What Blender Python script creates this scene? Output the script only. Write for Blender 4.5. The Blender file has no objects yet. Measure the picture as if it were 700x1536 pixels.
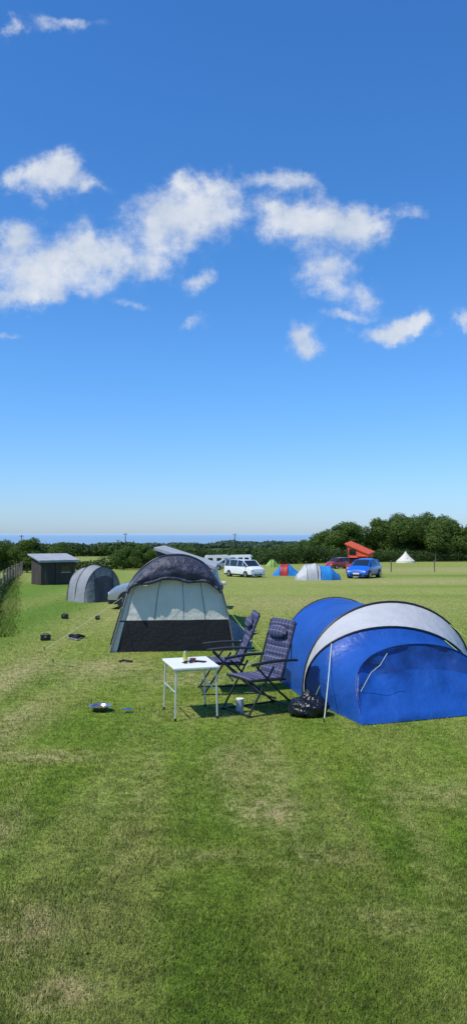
import bpy, math, random
import numpy as np
from mathutils import Vector, Matrix, noise
random.seed(7); rng=np.random.default_rng(7)
S=0.01724
CAMH=2.1
def ridge(x,y):
    r=3.6*math.exp(-((y-620)/170.0)**2)*(1/(1+math.exp(-(x+40)/35.0)))
    return r
def gz(x,y):
    return -S*y+ridge(x,y)
col=bpy.context.scene.collection
# ------------------------------------------------------------ materials
def nt(m):
    m.use_nodes=True; return m.node_tree
def mat(name,c,rough=0.7,var=0.15,scale=6,bump=0.0,bscale=20,metal=0,trans=0.0,spec=0.5,stretch=(1,1,1),coat=0):
    m=bpy.data.materials.new(name); t=nt(m); N=t.nodes; L=t.links
    b=N['Principled BSDF']; b.inputs['Roughness'].default_value=rough; b.inputs['Metallic'].default_value=metal
    b.inputs['Specular IOR Level'].default_value=spec
    b.inputs['Coat Weight'].default_value=coat
    tc=N.new('ShaderNodeTexCoord'); mp=N.new('ShaderNodeMapping'); mp.inputs['Scale'].default_value=stretch
    L.new(tc.outputs['Object'],mp.inputs['Vector'])
    n=N.new('ShaderNodeTexNoise'); n.inputs['Scale'].default_value=scale; n.inputs['Detail'].default_value=5
    L.new(mp.outputs[0],n.inputs['Vector'])
    r=N.new('ShaderNodeValToRGB'); r.color_ramp.elements[0].position=.3; r.color_ramp.elements[1].position=.7
    r.color_ramp.elements[0].color=(*[x*(1-var) for x in c],1); r.color_ramp.elements[1].color=(*[min(1,x*(1+var)) for x in c],1)
    L.new(n.outputs['Fac'],r.inputs['Fac']); L.new(r.outputs[0],b.inputs['Base Color'])
    if bump>0:
        n2=N.new('ShaderNodeTexNoise'); n2.inputs['Scale'].default_value=bscale; n2.inputs['Detail'].default_value=4
        L.new(mp.outputs[0],n2.inputs['Vector'])
        bp=N.new('ShaderNodeBump'); bp.inputs['Strength'].default_value=min(1,bump); bp.inputs['Distance'].default_value=0.05
        L.new(n2.outputs['Fac'],bp.inputs['Height']); L.new(bp.outputs[0],b.inputs['Normal'])
    if trans>0:
        tr=N.new('ShaderNodeBsdfTranslucent'); L.new(r.outputs[0],tr.inputs['Color'])
        mx=N.new('ShaderNodeMixShader'); mx.inputs[0].default_value=trans
        L.new(b.outputs[0],mx.inputs[1]); L.new(tr.outputs[0],mx.inputs[2]); L.new(mx.outputs[0],N['Material Output'].inputs['Surface'])
    return m
def math_n(t,op,a,b=None,c=None):
    n=t.nodes.new('ShaderNodeMath'); n.operation=op
    for i,x in enumerate((a,b,c)):
        if x is None: continue
        if isinstance(x,(int,float)): n.inputs[i].default_value=x
        else: t.links.new(x,n.inputs[i])
    return n.outputs[0]
def mixc(t,f,a,b,mode='MIX'):
    n=t.nodes.new('ShaderNodeMix'); n.data_type='RGBA'; n.blend_type=mode
    for i,x in ((0,f),(6,a),(7,b)):
        if isinstance(x,(int,float)): n.inputs[i].default_value=x
        elif isinstance(x,tuple): n.inputs[i].default_value=(*x,1)
        else: t.links.new(x,n.inputs[i])
    return n.outputs[2]
def blobs(t,vec,lst,k=0.3679):
    """sum of soft ellipses (cx,cy,rx,ry,weight)"""
    tot=None
    for (cx,cy,rx,ry,w) in lst:
        a=t.nodes.new('ShaderNodeVectorMath'); a.operation='MULTIPLY_ADD'
        t.links.new(vec,a.inputs[0]); a.inputs[1].default_value=(1/rx,1/ry,0); a.inputs[2].default_value=(-cx/rx,-cy/ry,0)
        d=t.nodes.new('ShaderNodeVectorMath'); d.operation='DOT_PRODUCT'
        t.links.new(a.outputs[0],d.inputs[0]); t.links.new(a.outputs[0],d.inputs[1])
        e=math_n(t,'POWER',k,d.outputs['Value'])
        tot=math_n(t,'MULTIPLY',e,w) if tot is None else math_n(t,'MULTIPLY_ADD',e,w,tot)
    return tot
# grass colour shared by turf sheet and blades
DRY=[(-1.10,4.3,.20,.28,1.2),(.27,6.2,.26,.30,1.1),(-.76,3.7,.15,.12,1.2),(-1.88,7.8,.5,.22,1.1),(.68,5.3,.18,.15,.9),
     (-1.7,5.7,.2,.5,.8),(-2.3,13.6,.9,.9,1.1),(-3.6,12.2,.45,2.6,1.1),(0.05,7.5,.28,.8,.8),(11.5,47,9,3.5,.9),(3,29,4,4,.7),
     (1.9,6.6,.5,.3,.7),(-3,24,1.6,5,.6),(-0.7,12.4,.7,.6,.9),(18,70,14,8,.8),(4.3,5.5,.6,.6,.4),(-.2,9.9,.8,.5,.5),(-2.6,9.2,.3,1.6,.8),(.9,4.4,.3,.15,.5),(-.2,5.3,.35,.15,.5),
     (.45,6.6,.12,2.2,.45),(-.75,6.2,.12,2.4,.4),(1.35,5.6,.14,1.6,.35)]
def grass_colour(t):
    N=t.nodes; L=t.links
    tc=N.new('ShaderNodeTexCoord'); o=tc.outputs['Object']
    def nz(sc,det=4,st=(1,1,1),rough=.6):
        mp=N.new('ShaderNodeMapping'); mp.inputs['Scale'].default_value=st; L.new(o,mp.inputs[0])
        n=N.new('ShaderNodeTexNoise'); n.inputs['Scale'].default_value=sc; n.inputs['Detail'].default_value=det; n.inputs['Roughness'].default_value=rough
        L.new(mp.outputs[0],n.inputs['Vector']); return n
    big=nz(.35,4); mid=nz(1.7,5); fine=nz(7,5,rough=.7); streak=nz(1.3,4,(1,.09,1))
    sx=N.new('ShaderNodeSeparateXYZ'); L.new(o,sx.inputs[0])
    c=mixc(t,mid.outputs['Fac'],(.092,.185,.013),(.180,.268,.026))
    bm=N.new('ShaderNodeMapRange'); bm.inputs[1].default_value=.38; bm.inputs[2].default_value=.62; L.new(big.outputs['Fac'],bm.inputs[0])
    c=mixc(t,math_n(t,'MULTIPLY',bm.outputs[0],.6),c,(.23,.29,.040))
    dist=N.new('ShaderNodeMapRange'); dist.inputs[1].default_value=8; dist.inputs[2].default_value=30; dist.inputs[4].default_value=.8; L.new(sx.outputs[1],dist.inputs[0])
    c=mixc(t,dist.outputs[0],c,(.31,.345,.080))  # far turf paler: drier grass, plus grazing-view lightness put into the colour
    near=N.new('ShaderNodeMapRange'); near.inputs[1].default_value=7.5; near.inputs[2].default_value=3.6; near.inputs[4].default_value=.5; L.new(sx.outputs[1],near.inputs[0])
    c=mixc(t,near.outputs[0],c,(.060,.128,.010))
    sm=N.new('ShaderNodeMapRange'); sm.inputs[1].default_value=.45; sm.inputs[2].default_value=.60; L.new(streak.outputs['Fac'],sm.inputs[0])
    c=mixc(t,math_n(t,'MULTIPLY',sm.outputs[0],.42),c,(.34,.345,.10))
    tm=N.new('ShaderNodeMapRange'); tm.inputs[1].default_value=.36; tm.inputs[2].default_value=.64; tm.inputs[3].default_value=.70; tm.inputs[4].default_value=1.24; L.new(fine.outputs['Fac'],tm.inputs[0])
    tv=N.new('ShaderNodeVectorMath'); tv.operation='SCALE'; L.new(c,tv.inputs[0]); L.new(tm.outputs[0],tv.inputs['Scale']); c=tv.outputs[0]
    vm=N.new('ShaderNodeVectorMath'); vm.operation='MULTIPLY_ADD'; L.new(fine.outputs['Color'],vm.inputs[0]); vm.inputs[1].default_value=(.6,.6,0); vm.inputs[2].default_value=(-.3,-.3,0)
    va=N.new('ShaderNodeVectorMath'); va.operation='ADD'; L.new(o,va.inputs[0]); L.new(vm.outputs[0],va.inputs[1])
    bl=blobs(t,va.outputs[0],DRY)
    f2=N.new('ShaderNodeMapRange'); f2.inputs[1].default_value=.40; f2.inputs[2].default_value=.64; f2.inputs[3].default_value=.1; L.new(fine.outputs['Fac'],f2.inputs[0])
    d=math_n(t,'MULTIPLY',bl,f2.outputs[0]); d=math_n(t,'MINIMUM',d,.8)
    c=mixc(t,d,c,(.46,.385,.18))
    lush=blobs(t,va.outputs[0],[(-6.0,22,1.1,14,1),(20,56,9,2.2,.9),(16,41,9,1.4,.6),(14,33,9,1.2,.45),(-10,40,2.5,20,1)])
    c=mixc(t,math_n(t,'MINIMUM',lush,.8),c,(.11,.22,.02))
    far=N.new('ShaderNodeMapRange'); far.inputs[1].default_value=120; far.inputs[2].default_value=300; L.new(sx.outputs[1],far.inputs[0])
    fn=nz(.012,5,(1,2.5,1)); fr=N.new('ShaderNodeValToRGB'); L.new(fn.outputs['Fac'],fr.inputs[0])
    fr.color_ramp.elements[0].position=.4; fr.color_ramp.elements[0].color=(.05,.10,.05,1); fr.color_ramp.elements[1].position=.6; fr.color_ramp.elements[1].color=(.15,.22,.10,1)  # distant fields and hedges, bluish haze mixed into the base colour
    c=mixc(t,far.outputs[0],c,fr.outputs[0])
    return c,fine
def turf():
    m=bpy.data.materials.new('turf'); t=nt(m); b=t.nodes['Principled BSDF']
    c,fine=grass_colour(t)
    tc=t.nodes.new('ShaderNodeTexCoord')
    n=t.nodes.new('ShaderNodeTexNoise'); n.inputs['Scale'].default_value=28; n.inputs['Detail'].default_value=6; n.inputs['Roughness'].default_value=.75
    t.links.new(tc.outputs['Object'],n.inputs['Vector'])
    mr=t.nodes.new('ShaderNodeMapRange'); mr.inputs[1].default_value=.35; mr.inputs[2].default_value=.65; mr.inputs[3].default_value=.5; mr.inputs[4].default_value=1.15
    t.links.new(n.outputs['Fac'],mr.inputs[0])
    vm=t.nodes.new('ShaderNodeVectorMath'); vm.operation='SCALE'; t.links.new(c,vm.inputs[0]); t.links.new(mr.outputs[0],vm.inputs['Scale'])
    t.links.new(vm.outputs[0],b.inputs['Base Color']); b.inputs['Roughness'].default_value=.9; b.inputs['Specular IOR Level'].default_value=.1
    bp=t.nodes.new('ShaderNodeBump'); bp.inputs['Strength'].default_value=.6; bp.inputs['Distance'].default_value=.02
    t.links.new(n.outputs['Fac'],bp.inputs['Height']); t.links.new(bp.outputs[0],b.inputs['Normal'])
    return m
def blade_mat():
    m=bpy.data.materials.new('grass_blade'); t=nt(m); N=t.nodes; L=t.links; b=N['Principled BSDF']
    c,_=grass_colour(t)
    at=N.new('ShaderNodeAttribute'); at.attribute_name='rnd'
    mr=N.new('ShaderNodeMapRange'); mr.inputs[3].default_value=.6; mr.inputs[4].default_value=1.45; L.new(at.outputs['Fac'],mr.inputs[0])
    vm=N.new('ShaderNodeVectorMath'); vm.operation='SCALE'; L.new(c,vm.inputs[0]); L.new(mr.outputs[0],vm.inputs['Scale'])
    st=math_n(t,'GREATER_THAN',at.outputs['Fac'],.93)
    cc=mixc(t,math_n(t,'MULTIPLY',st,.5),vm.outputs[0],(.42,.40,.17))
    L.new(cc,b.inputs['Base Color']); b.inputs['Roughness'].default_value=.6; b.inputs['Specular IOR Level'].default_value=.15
    g=N.new('ShaderNodeNewGeometry'); v=N.new('ShaderNodeVectorMath'); v.operation='MULTIPLY_ADD'
    L.new(g.outputs['Normal'],v.inputs[0]); v.inputs[1].default_value=(.35,.35,.35); v.inputs[2].default_value=(0,0,.8)
    nn=N.new('ShaderNodeVectorMath'); nn.operation='NORMALIZE'; L.new(v.outputs[0],nn.inputs[0]); L.new(nn.outputs[0],b.inputs['Normal'])
    tr=N.new('ShaderNodeBsdfTranslucent'); L.new(cc,tr.inputs['Color'])
    mx=N.new('ShaderNodeMixShader'); mx.inputs[0].default_value=.25; L.new(b.outputs[0],mx.inputs[1]); L.new(tr.outputs[0],mx.inputs[2])
    L.new(mx.outputs[0],N['Material Output'].inputs['Surface'])
    return m
def leaf_mat(name,c1,c2):
    m=bpy.data.materials.new(name); t=nt(m); N=t.nodes; L=t.links; b=N['Principled BSDF']
    at=N.new('ShaderNodeAttribute'); at.attribute_name='rnd'
    tc=N.new('ShaderNodeTexCoord'); n=N.new('ShaderNodeTexNoise'); n.inputs['Scale'].default_value=.5; n.inputs['Detail'].default_value=3; L.new(tc.outputs['Object'],n.inputs[0])
    f=math_n(t,'ADD',math_n(t,'MULTIPLY',at.outputs['Fac'],.5),math_n(t,'MULTIPLY',n.outputs['Fac'],.6))
    c=mixc(t,f,c1,c2); L.new(c,b.inputs['Base Color']); b.inputs['Roughness'].default_value=.7; b.inputs['Specular IOR Level'].default_value=.2
    tr=N.new('ShaderNodeBsdfTranslucent'); L.new(c,tr.inputs['Color'])
    mx=N.new('ShaderNodeMixShader'); mx.inputs[0].default_value=.3; L.new(b.outputs[0],mx.inputs[1]); L.new(tr.outputs[0],mx.inputs[2])
    L.new(mx.outputs[0],N['Material Output'].inputs['Surface'])
    return m
# ------------------------------------------------------------ mesh builder
class MB:
    def __init__(s,mats): s.v=[];s.f=[];s.m=[];s.mats=mats
    def add(s,vs,fs,m):
        o=len(s.v); s.v+=[tuple(v) for v in vs]
        for i,f in enumerate(fs):
            s.f.append(tuple(o+k for k in f)); s.m.append(m[i] if isinstance(m,list) else m)
    def box(s,c,d,m,R=None,bev=0.0):
        hx,hy,hz=d[0]/2,d[1]/2,d[2]/2
        if bev<=0:
            vs=[Vector((x,y,z)) for x in(-hx,hx) for y in(-hy,hy) for z in(-hz,hz)]
            fs=[(0,1,3,2),(4,6,7,5),(0,4,5,1),(2,3,7,6),(0,2,6,4),(1,5,7,3)]
        else:
            import bmesh
            bm=bmesh.new(); bmesh.ops.create_cube(bm,size=1)
            for v in bm.verts: v.co=Vector((v.co.x*d[0],v.co.y*d[1],v.co.z*d[2]))
            bmesh.ops.bevel(bm,geom=bm.edges[:],offset=bev,segments=2,affect='EDGES',profile=.5)
            bm.verts.index_update(); vs=[v.co.copy() for v in bm.verts]; fs=[tuple(v.index for v in f.verts) for f in bm.faces]; bm.free()
        if R is not None: vs=[R@v for v in vs]
        s.add([v+Vector(c) for v in vs],fs,m)
    def cyl(s,a,b,r,m,n=12,r2=None,cap=True):
        a=Vector(a);b=Vector(b);r2=r if r2 is None else r2
        d=(b-a).normalized(); u=d.orthogonal().normalized(); w=d.cross(u)
        vs=[];fs=[]
        for k in range(n):
            an=2*math.pi*k/n; e=u*math.cos(an)+w*math.sin(an); vs+= [a+e*r,b+e*r2]
        for k in range(n):
            i=2*k;j=2*((k+1)%n); fs.append((i,j,j+1,i+1))
        if cap: fs.append(tuple(2*k for k in range(n))[::-1]); fs.append(tuple(2*k+1 for k in range(n)))
        s.add(vs,fs,m)
    def tube(s,p,r,m,n=6):
        p=[Vector(q) for q in p]; vs=[];fs=[]; u=None
        for i,q in enumerate(p):
            d=(p[min(i+1,len(p)-1)]-p[max(i-1,0)]).normalized()
            if u is None: u=d.orthogonal().normalized()
            else:
                u=u-d*u.dot(d); u=u.normalized() if u.length>1e-5 else d.orthogonal().normalized()
            w=d.cross(u)
            for k in range(n):
                an=2*math.pi*k/n; vs.append(q+(u*math.cos(an)+w*math.sin(an))*r)
        for i in range(len(p)-1):
            for k in range(n):
                a=i*n+k;b=i*n+(k+1)%n; fs.append((a,b,b+n,a+n))
        fs.append(tuple(range(n))[::-1]); fs.append(tuple((len(p)-1)*n+k for k in range(n)))
        s.add(vs,fs,m)
    def grid(s,rows,m):
        n=len(rows[0]); vs=[q for r in rows for q in r]; fs=[];ms=[]
        for i in range(len(rows)-1):
            for j in range(n-1):
                fs.append((i*n+j,i*n+j+1,(i+1)*n+j+1,(i+1)*n+j)); ms.append(m(i,j) if callable(m) else m)
        s.add(vs,fs,ms)
    def build(s,name,loc=(0,0,0),rz=0,sc=1,smooth=True,angle=35,parent=None):
        me=bpy.data.meshes.new(name); me.from_pydata(s.v,[],s.f); me.update()
        for mm in s.mats: me.materials.append(mm)
        me.polygons.foreach_set('material_index',s.m)
        if smooth:
            me.polygons.foreach_set('use_smooth',[True]*len(s.f)); me.set_sharp_from_angle(angle=math.radians(angle))
        ob=bpy.data.objects.new(name,me); col.objects.link(ob); ob.location=loc; ob.rotation_euler=(0,0,rz); ob.scale=(sc,)*3
        if parent: ob.parent=parent
        return ob
def empty(name,loc=(0,0,0),rz=0,sc=1):
    e=bpy.data.objects.new(name,None); e.location=loc; e.rotation_euler=(0,0,rz); e.scale=(sc,)*3; e.empty_display_size=.2; col.objects.link(e); return e
def fastmesh(name,co,nper,mats,rnd=None,mi=None):
    nf=len(co)//nper; me=bpy.data.meshes.new(name)
    me.vertices.add(len(co)); me.vertices.foreach_set('co',co.astype(np.float32).ravel())
    me.loops.add(len(co)); me.loops.foreach_set('vertex_index',np.arange(len(co),dtype=np.int32))
    me.polygons.add(nf); me.polygons.foreach_set('loop_start',np.arange(nf,dtype=np.int32)*nper)
    if mi is not None: me.polygons.foreach_set('material_index',mi.astype(np.int32))
    me.update(calc_edges=True)
    if rnd is not None:
        a=me.attributes.new('rnd','FLOAT','POINT'); a.data.foreach_set('value',np.repeat(rnd,nper).astype(np.float32))
    for m in mats: me.materials.append(m)
    return me
# ------------------------------------------------------------ materials used
M={}
M['blue']=mat('tent_blue_nylon',(.016,.100,.43),.42,.12,3,.6,5,trans=.22,spec=.5)
M['navy']=mat('tent_navy',(.012,.06,.27),.45,.2,4,.5,6,trans=.15)  # darker blue for the painted hood shade and the front hoop piping
M['white']=mat('tent_white_panel',(.58,.58,.58),.5,.06,4,.5,5,trans=.2)
M['black']=mat('black_plastic',(.012,.012,.014),.45,.2,10)
M['blackfab']=mat('black_mesh_fabric',(.010,.010,.013),.8,.2,12,.3,15)
M['beige']=mat('beige_canvas',(.76,.73,.64),.8,.08,3,.5,6,trans=.2)
M['char']=mat('charcoal_canvas',(.050,.053,.065),.55,.2,4,.6,8,trans=.05)
M['navyflap']=mat('dark_navy_canopy',(.028,.032,.058),.55,.25,5,.9,9)
M['grey']=mat('grey_canvas',(.18,.19,.20),.6,.15,3,.5,6,trans=.1)
M['mgrey']=mat('mid_grey_canvas',(.27,.28,.29),.6,.1,3,.5,6,trans=.1)
M['lgrey']=mat('light_grey_canvas',(.40,.41,.42),.6,.1,3,.4,6,trans=.1)
M['vinyl']=mat('clear_vinyl_window',(.22,.23,.24),.12,.3,3,.5,7)
M['tablewhite']=mat('white_laminate',(.80,.80,.79),.35,.02,3)
M['alu']=mat('painted_steel_tube',(.62,.63,.64),.35,.05,20,metal=.4)
M['dark']=mat('dark_tube',(.02,.02,.025),.35,.2,20,metal=.3)
M['rope']=mat('guy_rope',(.62,.68,.55),.8,.1,50)
M['roped']=mat('guy_rope_lime',(.35,.55,.10),.8,.1,50)
M['bag']=mat('black_polythene',(.008,.008,.009),.22,.2,10,.9,14,spec=.6)
M['can']=mat('yellow_can',(.55,.55,.10),.3,.3,30,metal=.5)
M['glass']=mat('car_glass',(.012,.015,.018),.05,.1,3,spec=.8)
M['tyre']=mat('tyre',(.015,.015,.015),.85,.1,10)
M['hub']=mat('wheel_hub',(.35,.35,.36),.35,.1,10,metal=.7)
M['lamp']=mat('headlamp',(.6,.6,.6),.1,.1,10)
M['plate']=mat('number_plate',(.75,.73,.55),.5,.05,10)
M['cblue']=mat('car_paint_blue',(.006,.12,.60),.3,.03,3,coat=.8)
M['csilver']=mat('car_paint_silver',(.38,.40,.42),.3,.05,3,metal=.5,coat=.8)
M['cwhite']=mat('car_paint_white',(.75,.76,.77),.35,.03,3,coat=.8)
M['cred']=mat('car_paint_red',(.30,.02,.015),.35,.05,3,coat=.8)
M['orange']=mat('orange_canvas',(.72,.10,.03),.7,.15,4,.4,6,trans=.1)
M['red']=mat('red_nylon',(.45,.02,.02),.5,.15,4,.4,6,trans=.15)
M['green']=mat('green_nylon',(.25,.42,.07),.5,.15,4,.4,6,trans=.15)
M['sky']=mat('light_blue_nylon',(.03,.25,.65),.45,.15,4,.4,6,trans=.15)
M['wood']=mat('weathered_boards',(.060,.045,.036),.85,.35,9,.5,30,stretch=(1,1,.1))
M['post']=mat('fence_post_wood',(.16,.13,.10),.9,.3,12,.5,30,stretch=(1,1,.2))
M['roof']=mat('roof_sheet',(.33,.34,.35),.6,.15,3)
M['bark']=mat('bark',(.06,.045,.035),.9,.3,8,.8,20)
M['wire']=mat('galvanised_wire',(.3,.3,.3),.5,.1,10,metal=.6)
M['steel']=mat('stainless',(.45,.45,.46),.25,.1,10,metal=.9)
# checked cushion
def check():
    m=bpy.data.materials.new('navy_check_cushion'); t=nt(m); N=t.nodes; b=N['Principled BSDF']; tc=N.new('ShaderNodeTexCoord'); s=N.new('ShaderNodeSeparateXYZ'); t.links.new(tc.outputs['Object'],s.inputs[0])
    def line(o,f,w): return math_n(t,'LESS_THAN',math_n(t,'FRACT',math_n(t,'MULTIPLY_ADD',o,f,50.3)),w)
    l1=line(s.outputs[1],14,.22)
    zz=math_n(t,'SUBTRACT',s.outputs[2],math_n(t,'MULTIPLY',s.outputs[0],1.0)); l2=line(zz,11,.22)
    f=math_n(t,'ADD',math_n(t,'MULTIPLY',l1,.5),math_n(t,'MULTIPLY',l2,.5))
    c=mixc(t,f,(.032,.038,.092),(.17,.17,.25)); t.links.new(c,b.inputs['Base Color']); b.inputs['Roughness'].default_value=.85
    return m
M['check']=check()
# ------------------------------------------------------------ terrain
def spaced(lo,hi,step,grow):
    out=[lo]; 
    while out[-1]<hi: out.append(out[-1]+step); step*=grow
    return out
ys=[-30]+spaced(-6,2600,1.2,1.045); xp=spaced(0,2600,1.5,1.09); xs=[-a for a in xp[::-1][:-1]]+xp
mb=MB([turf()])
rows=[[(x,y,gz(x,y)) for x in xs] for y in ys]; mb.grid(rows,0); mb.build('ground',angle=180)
sea=bpy.data.materials.new('sea_water'); t=nt(sea); b=t.nodes['Principled BSDF']; b.inputs['Roughness'].default_value=.5
tc=t.nodes.new('ShaderNodeTexCoord'); n=t.nodes.new('ShaderNodeTexNoise'); n.inputs['Scale'].default_value=.004; n.inputs['Detail'].default_value=8; t.links.new(tc.outputs['Object'],n.inputs[0])
c=mixc(t,n.outputs['Fac'],(.17,.29,.40),(.22,.35,.45))
sx=t.nodes.new('ShaderNodeSeparateXYZ'); t.links.new(tc.outputs['Object'],sx.inputs[0])
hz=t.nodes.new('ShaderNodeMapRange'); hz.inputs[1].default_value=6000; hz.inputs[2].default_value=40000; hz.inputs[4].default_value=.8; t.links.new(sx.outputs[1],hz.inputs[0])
c=mixc(t,hz.outputs[0],c,(.38,.52,.63)); t.links.new(c,b.inputs['Base Color'])  # sea pales toward the horizon, aerial haze painted into its colour
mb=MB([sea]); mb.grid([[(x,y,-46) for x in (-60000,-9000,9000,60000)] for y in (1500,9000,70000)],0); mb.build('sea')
# ------------------------------------------------------------ grass blades
def blades(Ys,Xs,h,w,lean=.8):
    n=len(Ys); base=np.stack([Xs,Ys,-S*Ys-.004],1)
    a=rng.uniform(0,2*np.pi,n); la=rng.uniform(0,2*np.pi,n); ll=rng.uniform(.1,lean,n)*h
    d=np.stack([np.cos(a),np.sin(a),np.zeros(n)],1)*(w/2)[:,None]
    tip=base+np.stack([np.cos(la)*ll,np.sin(la)*ll,h],1)
    co=np.empty((n*3,3)); co[0::3]=base-d; co[1::3]=base+d; co[2::3]=tip
    return co
n=620000
u=rng.random(n); y0,y1,p=2.9,34.0,-.75
Yb=(y0**p+u*(y1**p-y0**p))**(1/p); Xb=rng.uniform(-1,1,n)*(.40*Yb+.6)
cl=np.sin(Xb*3.1+Yb*1.7)*np.sin(Xb*1.3-Yb*2.9)+.6*np.sin(Xb*11+Yb*5)*np.sin(Yb*13-Xb*4)
hb=(rng.uniform(.012,.030,n)+.005*cl)*(1+.25*(rng.random(n)>.97)*2); wb=.0035+.0006*Yb
k=26000; Yv=rng.uniform(18,58,k); cx=-5.95-(Yv-20)*.275; Xv=cx+rng.normal(0,.17,k)
hv=rng.uniform(.05,.17,k)*(.6+.6*np.abs(np.sin(Yv*1.3)*np.sin(Yv*.37+1))); wv=.008+.0005*Yv
Ya=np.concatenate([Yb,Yv]); Xa=np.concatenate([Xb,Xv]); ha=np.concatenate([hb,hv]); wa=np.concatenate([wb,wv])
co=blades(Ya,Xa,ha,wa); me=fastmesh('grass',co,3,[blade_mat()],rng.random(len(Ya)))
ob=bpy.data.objects.new('grass',me); col.objects.link(ob)
# ------------------------------------------------------------ foliage
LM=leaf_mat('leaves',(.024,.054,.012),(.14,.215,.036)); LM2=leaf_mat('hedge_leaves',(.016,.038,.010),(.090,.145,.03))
LM3=leaf_mat('far_leaves',(.05,.085,.055),(.10,.15,.08))  # paler and bluer leaves, distance haze put into their colour
def leafcloud(lobes,n,size):
    C=np.array([l[:3] for l in lobes]); R=np.array([l[3:6] for l in lobes]); vol=R.prod(1)**.7; pick=rng.choice(len(lobes),n,p=vol/vol.sum())
    d=rng.normal(size=(n,3)); d/=np.linalg.norm(d,axis=1)[:,None]; r=rng.uniform(.62,1.06,n)+(rng.random(n)>.93)*rng.uniform(0,.25,n)
    P=C[pick]+d*R[pick]*r[:,None]
    nrm=d+rng.normal(0,.5,(n,3)); nrm/=np.linalg.norm(nrm,axis=1)[:,None]
    a=np.cross(nrm,rng.normal(size=(n,3))); a/=np.linalg.norm(a,axis=1)[:,None]; b_=np.cross(nrm,a)
    s=(rng.uniform(.6,1.4,n)*size)[:,None]; a*=s; b_*=s*.7
    co=np.empty((n*4,3)); co[0::4]=P-a; co[1::4]=P-b_; co[2::4]=P+a; co[3::4]=P+b_
    return co
def tree_mesh(h,w,seed,nl=15000,size=.10):
    r=random.Random(seed); lobes=[]
    for i in range(26):
        a=r.uniform(0,6.28); q=r.uniform(.15,1)**.6; z=r.uniform(.2,.9)
        rad=w/2*.76*q*math.sin(math.pi*min(1,.22+z*.7))
        s=r.uniform(.09,.22)*w
        lobes.append((rad*math.cos(a),rad*math.sin(a),h*z,s,s,s*.75))
    co=leafcloud(lobes,nl,size)
    m=MB([M['bark'],LM]); m.tube([(0,0,-.3),(.03,0,h*.15),(.08,.04,h*.35),(0,.1,h*.6)],.14,0,8)
    for l in lobes[:9]:
        m.cyl((.05,.03,h*r.uniform(.12,.35)),l[:3],.07,0,5,.02)
    base=np.array([m.v[i] for f in m.f for i in (list(f)[:4] if len(f)>=4 else list(f)+[f[-1]])])
    nb=len(base)//4; co=np.concatenate([base,co]); nf=len(co)//4
    mi=np.ones(nf); mi[:nb]=0
    return fastmesh('tree',co,4,[M['bark'],LM],rng.random(nf),mi)
TV=[tree_mesh(6,6.6,1),tree_mesh(5.4,6.2,2),tree_mesh(6.3,7.2,3),tree_mesh(5,5.8,5)]
def tree(x,y,sc,v,rz=0):
    o=bpy.data.objects.new('tree',TV[v]); o.location=(x,y,gz(x,y)-.1); o.scale=(sc,sc,sc*random.uniform(.92,1.05)); o.rotation_euler=(0,0,rz); col.objects.link(o)
for (x,y,s,v,r) in [(13.2,112,.90,1,0),(15.6,110,1.0,0,1),(17.6,113,1.1,3,2),(19.6,116,.80,1,4),(22.0,113,1.05,0,3),(24.4,112,1.14,2,.5),(27.0,116,1.16,0,2.2),(29.4,111,1.15,1,1.1),(31.6,114,1.05,2,3.3),(34.0,111,1.08,3,4),(37,115,1.1,0,5),
    (40,112,1.05,2,5),(26,120,1.2,3,5),(31,121,1.15,2,1),(10.8,116,.66,3,1),(-16.5,62,.50,0,0),(-14.3,63,.46,1,2),(-19.5,64,.44,2,1),(-24,66,.5,3,1),(-9.9,70,.42,1,1),(-8.3,72,.38,0,3)]: tree(x,y,s,v,r)
def hedgerow(name,pts,h,w,per_m,size,lm,var=.5):
    lobes=[]
    for (a,b) in zip(pts[:-1],pts[1:]):
        L=math.dist(a,b); n=max(2,int(L/(w*.55)))
        for i in range(n):
            s=i/n; x=a[0]+(b[0]-a[0])*s; y=a[1]+(b[1]-a[1])*s
            hh=h*(1+var*(noise.noise(Vector((x*.13,y*.05,h)))*1.3+random.uniform(-.25,.25)))
            lobes.append((x+random.uniform(-.2,.2)*w,y+random.uniform(-.3,.3)*w,gz(x,y)+hh*.45,w*.7,w*.6,hh*.55))
    tot=sum(math.dist(a,b) for a,b in zip(pts[:-1],pts[1:])); n=int(tot*per_m)
    co=leafcloud(lobes,n,size); me=fastmesh(name,co,4,[lm],rng.random(n)); o=bpy.data.objects.new(name,me); col.objects.link(o)
hedgerow('hedgerow',[(-34,62),(-22,66),(-12,72),(-2,86),(10,98),(22,108),(50,114)],1.6,2.0,650,.10,LM2,.55)
hedgerow('hedgerow',[(-5.9,16.5),(-6.75,21),(-9.0,29),(-15.9,56)],.38,.45,900,.035,LM2,.7)
hedgerow('distant_tree_row',[(-70,150),(-30,170),(0,160),(40,175),(90,170)],2.3,4,260,.26,LM2,.6)
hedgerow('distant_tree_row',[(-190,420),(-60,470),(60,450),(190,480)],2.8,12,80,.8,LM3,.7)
hedgerow('distant_tree_row',[(-110,640),(60,640),(260,640)],2.4,16,45,1.2,LM3,.9)
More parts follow.
